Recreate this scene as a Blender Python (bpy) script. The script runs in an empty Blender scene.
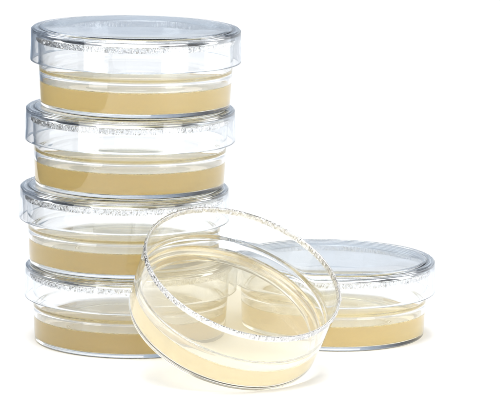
import bpy, math, random
from mathutils import Vector, Matrix, noise

# ---------------------------------------------------------------- set-up
S = 0.045 / 104.0            # one photograph pixel at the stack, in metres
scene = bpy.context.scene
C = scene.collection

cam_d = bpy.data.cameras.new("camera")
cam = bpy.data.objects.new("camera", cam_d)
C.objects.link(cam)
cam.matrix_world = (Matrix.Translation(Vector((0, -3450, 735)) * S)
                    @ Matrix.Rotation(math.radians(90 - 9.848), 4, 'X')
                    @ Matrix.Rotation(math.radians(1.1), 4, 'Z'))
cam_d.sensor_width = 36
cam_d.lens = 36 * 3527 / 500
cam_d.clip_start = 0.05
cam_d.clip_end = 200
scene.camera = cam

scene.view_settings.view_transform = 'Standard'
scene.view_settings.look = 'None'
scene.view_settings.exposure = 0.0
scene.view_settings.gamma = 1.0

cy = scene.cycles
cy.caustics_reflective = True
cy.caustics_refractive = True
cy.blur_glossy = 0.0
cy.max_bounces = 40
cy.diffuse_bounces = 4
cy.glossy_bounces = 16
cy.transmission_bounces = 36
cy.volume_bounces = 5
cy.transparent_max_bounces = 8
cy.sample_clamp_indirect = 6.0
cy.use_denoising = True
cy.use_adaptive_sampling = True
cy.adaptive_threshold = 0.01

# studio light: a pale room, brighter to the right, cool and dimmer to the
# left and high up behind the sweep
world = bpy.data.worlds.new("World")
scene.world = world
world.use_nodes = True
nt = world.node_tree
nt.nodes.clear()
def wn(t, **k):
    n = nt.nodes.new(t)
    for a, b in k.items():
        setattr(n, a, b)
    return n
tc = wn('ShaderNodeTexCoord')
sep = wn('ShaderNodeSeparateXYZ')
nt.links.new(tc.outputs['Generated'], sep.inputs[0])
def ramp(src, stops):
    r = wn('ShaderNodeValToRGB')
    m = wn('ShaderNodeMapRange')
    m.inputs['From Min'].default_value = -1
    m.inputs['From Max'].default_value = 1
    nt.links.new(src, m.inputs['Value'])
    nt.links.new(m.outputs[0], r.inputs[0])
    e = r.color_ramp.elements
    e[0].position, e[0].color = (stops[0][0] + 1) / 2, stops[0][1] + (1,)
    e[1].position, e[1].color = (stops[-1][0] + 1) / 2, stops[-1][1] + (1,)
    for p, c in stops[1:-1]:
        x = e.new((p + 1) / 2)
        x.color = c + (1,)
    return r.outputs[0]
rx = ramp(sep.outputs['X'], [(-1, (.02, .025, .035)), (-.6, (.05, .06, .08)), (-.25, (.50, .54, .60)), (.2, (1, 1, 1)), (1, (1.0, 1.0, 1.0))])
ry = ramp(sep.outputs['Y'], [(-1, (.30, .31, .33)), (-.85, (.40, .42, .45)), (-.5, (.85, .86, .88)), (.2, (1, 1, 1)), (.8, (.80, .86, .92)), (1, (.84, .90, .97))])
mul = wn('ShaderNodeMix', data_type='RGBA', blend_type='MULTIPLY')
mul.inputs[0].default_value = 1
nt.links.new(rx, mul.inputs[6])
nt.links.new(ry, mul.inputs[7])
rz_l = ramp(sep.outputs['Z'], [(-1, (1, 1, 1)), (.3, (1, 1, 1)), (.5, (.60, .62, .68)), (1, (.45, .47, .52))])
rz_r = ramp(sep.outputs['Z'], [(-1, (1, 1, 1)), (.2, (1, 1, 1)), (.3, (.03, .03, .04)), (1, (.01, .01, .015))])
fx = wn('ShaderNodeMapRange')
fx.inputs['From Min'].default_value = -.05
fx.inputs['From Max'].default_value = .1
nt.links.new(sep.outputs['X'], fx.inputs['Value'])
mz = wn('ShaderNodeMix', data_type='RGBA')
nt.links.new(fx.outputs[0], mz.inputs[0])
nt.links.new(rz_l, mz.inputs[6])
nt.links.new(rz_r, mz.inputs[7])
rz_ = mz.outputs[2]
mul2 = wn('ShaderNodeMix', data_type='RGBA', blend_type='MULTIPLY')
mul2.inputs[0].default_value = 1
nt.links.new(mul.outputs[2], mul2.inputs[6])
nt.links.new(rz_, mul2.inputs[7])
bg = wn('ShaderNodeBackground')
bg.inputs['Strength'].default_value = 1.05
nt.links.new(mul2.outputs[2], bg.inputs['Color'])
out = wn('ShaderNodeOutputWorld')
nt.links.new(bg.outputs[0], out.inputs[0])

def softbox(name, az, el, dist, w, h, power, col=(1, 1, 1)):
    """rectangular studio lamp aimed at the dishes; az from the camera side, + to the right"""
    d = bpy.data.lights.new(name, 'AREA')
    d.shape = 'RECTANGLE'
    d.size, d.size_y = w, h
    d.energy = power
    d.color = col
    o = bpy.data.objects.new(name, d)
    a, e = math.radians(az), math.radians(el)
    v = Vector((math.sin(a) * math.cos(e), -math.cos(a) * math.cos(e), math.sin(e)))
    o.location = v * dist + Vector((0, 0, .06))
    o.rotation_euler = v.to_track_quat('Z', 'Y').to_euler()
    C.objects.link(o)
    return o
# radiance of an area lamp = power / (pi * area)
for nm, az_, wd, L in (("softbox_left", -46, .24, 3.6), ("softbox_right", 45, .25, 3.6)):
    so = softbox(nm, az_, 0, .62, wd, .72, L * math.pi * wd * .72)
    so.location.z = .375
so = softbox("side_fill", 104, 0, .8, .7, .7, 1.7 * math.pi * .7 * .7)  # added fill, brightens the right side of the dishes
so.location.z = .365
softbox("softbox_overhead", -25, 74, 1.6, 1.1, 1.1, 25)
far = softbox("backdrop_fill", 0, 60, 1.0, 2.6, .9, 20)     # added fill that whitens the sweep behind the dishes
far.location = (0, 1.15, 1.25)
far.rotation_euler = (math.radians(14), 0, 0)

# ---------------------------------------------------------------- materials
def mat(name):
    m = bpy.data.materials.new(name)
    m.use_nodes = True
    m.node_tree.nodes.clear()
    return m, m.node_tree

def N(t, typ, **k):
    n = t.nodes.new(typ)
    for a, b in k.items():
        setattr(n, a, b)
    return n

def glass_mat(name, col, rough=0.0, bump=0.0, bscale=60, stretch=1.0, ior=1.55, white=0.0, silver=0.0, edge=None):
    m, t = mat(name)
    g = N(t, 'ShaderNodeBsdfGlass')
    g.inputs['Color'].default_value = col + (1,)
    g.inputs['Roughness'].default_value = rough
    g.inputs['IOR'].default_value = ior
    if edge:        # light crosses far more plastic where the wall is seen edge-on
        lw = N(t, 'ShaderNodeLayerWeight')
        lw.inputs['Blend'].default_value = .5
        pw = N(t, 'ShaderNodeMath', operation='POWER')
        pw.inputs[1].default_value = 5
        mc = N(t, 'ShaderNodeMix', data_type='RGBA')
        mc.inputs[6].default_value = col + (1,)
        mc.inputs[7].default_value = edge + (1,)
        t.links.new(lw.outputs['Facing'], pw.inputs[0])
        t.links.new(pw.outputs[0], mc.inputs[0])
        t.links.new(mc.outputs[2], g.inputs['Color'])
    if bump:
        co = N(t, 'ShaderNodeTexCoord')
        mp = N(t, 'ShaderNodeMapping')
        mp.inputs['Scale'].default_value = (1, 1, stretch)
        ns = N(t, 'ShaderNodeTexNoise')
        ns.inputs['Scale'].default_value = bscale
        ns.inputs['Detail'].default_value = 2
        b = N(t, 'ShaderNodeBump')
        b.inputs['Strength'].default_value = 1
        b.inputs['Distance'].default_value = bump
        t.links.new(co.outputs['Object'], mp.inputs[0])
        t.links.new(mp.outputs[0], ns.inputs['Vector'])
        t.links.new(ns.outputs[0], b.inputs['Height'])
        t.links.new(b.outputs[0], g.inputs['Normal'])
    sh = g.outputs[0]
    if white:
        d = N(t, 'ShaderNodeBsdfDiffuse')
        d.inputs['Color'].default_value = (.9, .9, .9, 1)
        mx = N(t, 'ShaderNodeMixShader')
        mx.inputs[0].default_value = white
        t.links.new(sh, mx.inputs[1])
        t.links.new(d.outputs[0], mx.inputs[2])
        sh = mx.outputs[0]
    if silver:      # the rough moulded edge glints like frosted metal
        d = N(t, 'ShaderNodeBsdfAnisotropic')
        d.inputs['Color'].default_value = (.95, .95, .96, 1)
        d.inputs['Roughness'].default_value = .12
        mx = N(t, 'ShaderNodeMixShader')
        mx.inputs[0].default_value = silver
        t.links.new(sh, mx.inputs[1])
        t.links.new(d.outputs[0], mx.inputs[2])
        sh = mx.outputs[0]
    o = N(t, 'ShaderNodeOutputMaterial')
    t.links.new(sh, o.inputs[0])
    return m

M_dish = glass_mat("clear_polystyrene", (.992, .995, .997), edge=(.84, .86, .88), bump=.00004, bscale=35, stretch=.5)
M_lid = glass_mat("clear_lid_polystyrene", (.966, .974, .981), edge=(.70, .74, .79), bump=.00005, bscale=30, stretch=.4)
M_rim = glass_mat("knurled_rim_polystyrene", (.99, .99, .99), rough=.03, white=.10, silver=.40)

# nutrient agar: a weakly scattering, amber gel; the "ior" face attribute is
# 1.34 where the gel meets air and 1.34/1.55 where it wets the plastic
def agar_mat(name, scatter, absorb, col):
    m, t = mat(name)
    at = N(t, 'ShaderNodeAttribute', attribute_name="ior")
    g = N(t, 'ShaderNodeBsdfGlass')
    g.inputs['Color'].default_value = (1, 1, 1, 1)
    g.inputs['Roughness'].default_value = .0
    t.links.new(at.outputs['Fac'], g.inputs['IOR'])
    vs = N(t, 'ShaderNodeVolumeScatter')
    vs.inputs['Color'].default_value = (1, 1, 1, 1)
    vs.inputs['Density'].default_value = scatter
    vs.inputs['Anisotropy'].default_value = .2
    va = N(t, 'ShaderNodeVolumeAbsorption')
    va.inputs['Color'].default_value = col + (1,)
    va.inputs['Density'].default_value = absorb
    ad = N(t, 'ShaderNodeAddShader')
    t.links.new(vs.outputs[0], ad.inputs[0])
    t.links.new(va.outputs[0], ad.inputs[1])
    o = N(t, 'ShaderNodeOutputMaterial')
    t.links.new(g.outputs[0], o.inputs['Surface'])
    t.links.new(ad.outputs[0], o.inputs['Volume'])
    return m
M_agar = agar_mat("nutrient_agar", 54, 50, (.885, .72, .07))
M_pale = agar_mat("lit_nutrient_agar", 54, 24, (.94, .76, .17))  # same gel absorbing less: stronger light on the tilted dish put into its colour

M_back, t = mat("white_seamless_paper")
p = N(t, 'ShaderNodeBsdfPrincipled')
co = N(t, 'ShaderNodeTexCoord')
ns = N(t, 'ShaderNodeTexNoise')
ns.inputs['Scale'].default_value = 400
rp = N(t, 'ShaderNodeValToRGB')
rp.color_ramp.elements[0].color = (.93, .93, .93, 1)
rp.color_ramp.elements[1].color = (.95, .95, .95, 1)
t.links.new(co.outputs['Object'], ns.inputs['Vector'])
t.links.new(ns.outputs[0], rp.inputs[0])
t.links.new(rp.outputs[0], p.inputs['Base Color'])
p.inputs['Roughness'].default_value = .9
p.inputs['Specular IOR Level'].default_value = .1
o = N(t, 'ShaderNodeOutputMaterial')
t.links.new(p.outputs[0], o.inputs[0])

# ---------------------------------------------------------------- setting: white sweep
def make_sweep():
    prof = [(-2.2, 0), (-.6, 0), (1.5, 0)]
    r = .25
    for i in range(1, 13):
        a = math.pi / 2 * i / 12 * .8
        prof.append((1.5 + r * math.sin(a), r * (1 - math.cos(a))))
    vs_, fs = [], []
    xs = [-.30, -.15, 0, .7, 2.2]
    for y, z in prof:
        for x in xs:
            vs_.append((x, y, z))
    n = len(xs)
    for i in range(len(prof) - 1):
        for j in range(n - 1):
            fs.append((i * n + j, i * n + j + 1, (i + 1) * n + j + 1, (i + 1) * n + j))
    me = bpy.data.meshes.new("backdrop")
    me.from_pydata(vs_, [], fs)
    for q in me.polygons:
        q.use_smooth = True
    me.materials.append(M_back)
    o = bpy.data.objects.new("backdrop", me)
    o['kind'] = 'structure'
    C.objects.link(o)
make_sweep()

# ---------------------------------------------------------------- lathe
SEG = 1200
def lathe(name, paths, m, disp=None, seg=SEG, ior=None):
    """paths: list of open polylines [(r, z), ...] in photo px; r == 0 closes on the axis.
    The surface normal points to the right of the direction of travel seen with r right, z up."""
    verts, faces, attr = [], [], []
    for pi, path in enumerate(paths):
        rows = []
        for (r, z) in path:
            if r < 1e-6:
                verts.append((0, 0, z * S))
                rows.append([len(verts) - 1])
            else:
                row = []
                for k in range(seg):
                    a = 2 * math.pi * k / seg
                    rr, zz = r, z
                    if disp:
                        rr, zz = disp(r, z, a)
                    verts.append((rr * math.cos(a) * S, rr * math.sin(a) * S, zz * S))
                    row.append(len(verts) - 1)
                rows.append(row)
        for i in range(len(rows) - 1):
            A, B = rows[i], rows[i + 1]
            for k in range(seg):
                k2 = (k + 1) % seg
                if len(A) == 1 and len(B) == 1:
                    continue
                if len(A) == 1:
                    f = (A[0], B[k2], B[k])
                elif len(B) == 1:
                    f = (A[k], A[k2], B[0])
                else:
                    f = (A[k], A[k2], B[k2], B[k])
                faces.append(f)
                if ior:
                    attr.append(ior[pi])
    me = bpy.data.meshes.new(name)
    me.from_pydata(verts, [], faces)
    me.polygons.foreach_set('use_smooth', [True] * len(faces))
    if ior:
        at_ = me.attributes.new('ior', 'FLOAT', 'FACE')
        at_.data.foreach_set('value', attr)
    me.materials.append(m)
    me.update()
    return me

def arc(cx, cz, r, a0, a1, n=5):
    return [(cx + r * math.cos(math.radians(a0 + (a1 - a0) * i / n)),
             cz + r * math.sin(math.radians(a0 + (a1 - a0) * i / n))) for i in range(n + 1)]

# going out along the underside, up the outer wall, down the inner wall, in along
# the floor gives outward facing normals
def ro(z):       # outer wall radius of the dish
    return 93.6 + 3.4 * z / 70.5
T = 2.1
H = 69.8         # height of a dish
BAND = 63.8      # the knurled band starts here
AG = 25.5        # agar level at the wall
FL = 4.2         # top of the dish floor

dish_outer = [(0, 1.6), (60, 1.6), (84, 1.6)] + arc(86.2, 1.3, .9, 150, 210, 3) + [(86.4, .25), (87.4, 0)] \
    + [(89, 0)] + arc(ro(0) - 3.0, 3.0, 3.0, 270, 360, 7) + [(ro(10), 10), (ro(22), 22), (ro(34), 34),
    (ro(45), 45), (ro(58), 58), (ro(BAND), BAND)]
rim_path = [(ro(z), z) for z in (BAND, BAND + .7, BAND + 1.4, BAND + 2.2, BAND + 3.2, BAND + 4.2, BAND + 5)] \
    + arc(ro(H) - .6, H - .7, .7, 0, 180, 4)[0:0]
rim_path += arc(ro(H) - .8, H - .8, .8, 0, 90, 3) + arc(ro(H) - T + .8, H - .8, .8, 90, 180, 3) \
    + [(ro(z) - T, z) for z in (H - 2, H - 3.2, H - 4.2, H - 5.2, BAND)]
# small step round the inner wall
ri = lambda z: ro(z) - T
dish_inner = [(ri(BAND), BAND), (ri(52), 52), (ri(42), 42), (ri(39), 39), (ri(38.3) - .06, 38.3), (ri(37.6) - .3, 37.6), (ri(36.8) - .75, 36.8), (ri(36) - 1.2, 36), (ri(35.2) - 1.5, 35.2), (ri(34.4) - 1.55, 34.4), (ri(33.6) - 1.4, 33.6), (ri(32.6) - 1.15, 32.6), (ri(31) - 1.05, 31), (ri(28) - 1.0, 28), (ri(AG) - 1.0, AG)]
rc = ri(AG) - 1.0
# surface wetted by the agar (belongs to the agar mesh)
rf = ri(6) - 1.0
wet = [(rc, AG), (ri(18) - 1.0, 18), (ri(10) - 1.0, 10)] + arc(rf - 2.2, FL + 2.2, 2.2, 0, -90, 6) + [(60, FL), (0, FL)]
free = [(rc, AG), (rc - .5, AG - .7), (rc - 1.2, AG - 1.15), (rc - 2.4, AG - 1.45), (rc - 4, AG - 1.6), (60, AG - 1.6), (0, AG - 1.6)]

def knurl(r, z, a):
    f = min(1, max(0, (z - BAND) / 1.6)) * min(1, max(0, (H + .6 - z) / 1.6))
    if f <= 0:
        return r, z
    ca, sa = math.cos(a), math.sin(a)
    n1 = noise.noise(Vector((ca * 62, sa * 62, z * .22)))
    n2 = noise.noise(Vector((ca * 24 + 9, sa * 24, z * .5)))
    n3 = noise.noise(Vector((ca * 110 + 30, sa * 110, z * .3)))
    d = n1 * .8 + n3 * .6 + n2 * .35
    env = .55 + .9 * max(0, noise.noise(Vector((ca * 3 + 4, sa * 3, 0))) + .3)
    sgn = 1 if r > ri(z) + T / 2 else .35
    return r + d * f * 2.0 * env * sgn, z

def rev(p):
    return list(reversed(p))

me_dish = lathe("dish", [dish_outer, dish_inner], M_dish)
me_rim = lathe("rim", [rim_path], M_rim, disp=knurl)
# agar: closed surface with outward normals = wetted wall travelled from the axis out and up, then the free top inwards
me_agar = lathe("agar", [rev(wet), free], M_agar, ior=[1.34 / 1.55, 1.34])
me_agar_lit = me_agar.copy()
me_agar_lit.materials[0] = M_pale

# lid: skirt from z=45 to the ridge, plate, spacer ring under the plate
PITCH = 78.7
PT = PITCH - .15          # top of the plate
PB = PT - 3.4
LO = 103.2
lo = lambda z: LO + .9 * (PITCH - z) / 33
li = lambda z: lo(z) - 2.2
lid_main = [(0, PB), (60, PB), (91.5, PB)] + [(92.3, PB - .1), (92.8, PB - .8), (93.2, H + .9), (94, H + .45), (96, H + .45), (96.8, H + .9), (97.2, PB - .8), (98, PB - .1)] \
    + [(li(PB) - 1.4, PB), (li(PB - .6) - .4, PB - .4), (li(PB - 1.9), PB - 1.9), (li(66), 66), (li(56), 56)] \
    + [(li(46.2), 46.2)] + arc(li(45) + .8, 45.9, .8, 180, 270, 3) + arc(lo(45) - .8, 45.9, .8, 270, 360, 3) \
    + [(lo(48), 48), (lo(56), 56), (lo(66), 66), (lo(74), 74)]
RT = 77.7                 # top of the lid's edge
lid_rim = [(lo(74), 74), (lo(75.2), 75.2)] + arc(lo(76) - .7, 75.9, .7, 0, 40, 3) + arc(lo(77) - 2.2, RT - .7, .7, 45, 95, 4) \
    + [(99.4, RT)] + arc(97.6 + .5, RT - .5, .5, 90, 170, 3) + [(97.2, RT - .6), (96.6, RT - .75), (95.9, RT - .7), (95.2, RT - .4), (94.4, RT + .1), (93.3, PT - .2), (92, PT)]
lid_top = [(92, PT), (88, PT), (60, PT), (0, PT)]
me_lid = lathe("lid", [lid_main, lid_top], M_lid, seg=480)
me_ridge = lathe("stacking_ridge", [lid_rim], M_lid, seg=480)

# ---------------------------------------------------------------- the dishes
def link(name, me, parent=None):
    o = bpy.data.objects.new(name, me)
    C.objects.link(o)
    if parent:
        o.parent = parent
    return o

def petri(lid=True):
    root = link("petri_dish", None)
    root['category'] = "petri dish"
    root['group'] = "petri dishes of agar"
    d = link("dish", me_dish, root)
    link("rim", me_rim, d)
    link("agar", me_agar, root)
    if lid:
        l = link("lid", me_lid, root)
        link("stacking_ridge", me_ridge, l)
    return root

def copy_tree(o, parent=None):
    c = o.copy()
    C.objects.link(c)
    c.parent = parent
    for ch in [x for x in C.objects if x.parent == o]:
        copy_tree(ch, c)
    return c

first = petri()
closed = [
    ((-115.3, 0, 3 * PITCH), .4, "lidded clear petri dish of tan agar at the very top of the stack"),
    ((-119.9, 0, 2 * PITCH), 2.1, "lidded petri dish of tan agar stacked second from the top"),
    ((-124.8, 0, PITCH), 3.9, "lidded petri dish of agar stacked third from the top, second from the bottom"),
    ((-118.9, 0, 0), 5.2, "lidded petri dish at the bottom of the stack, standing on the white surface"),
    ((84.5, 52.3, 0), 1.2, "lidded petri dish standing alone at the right, behind the tilted open dish"),
]
for i, (loc, rz, lab) in enumerate(closed):
    o = first if i == 0 else copy_tree(first)
    o.location = Vector(loc) * S + Vector((0, 0, .0001 * S))
    o.rotation_euler = (0, 0, rz)
    o['label'] = lab

tilt = petri(lid=False)
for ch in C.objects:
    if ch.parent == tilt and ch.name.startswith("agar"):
        ch.data = me_agar_lit
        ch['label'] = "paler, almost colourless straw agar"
th, ph = .52013, -.96539
ax = Vector((math.sin(th) * math.cos(ph), math.sin(th) * math.sin(ph), math.cos(th)))
tilt.rotation_mode = 'QUATERNION'
tilt.rotation_quaternion = Vector((0, 0, 1)).rotation_difference(ax)
me0 = me_dish
tilt.location = Vector((-24.6, -148.3, 46.7)) * S
R3 = tilt.rotation_quaternion.to_matrix()
low = min((R3 @ v.co).z for v in me0.vertices)
tilt.location.z = -low + .00002
tilt['label'] = "open petri dish of agar without a lid, tilted and leaning on the stack"
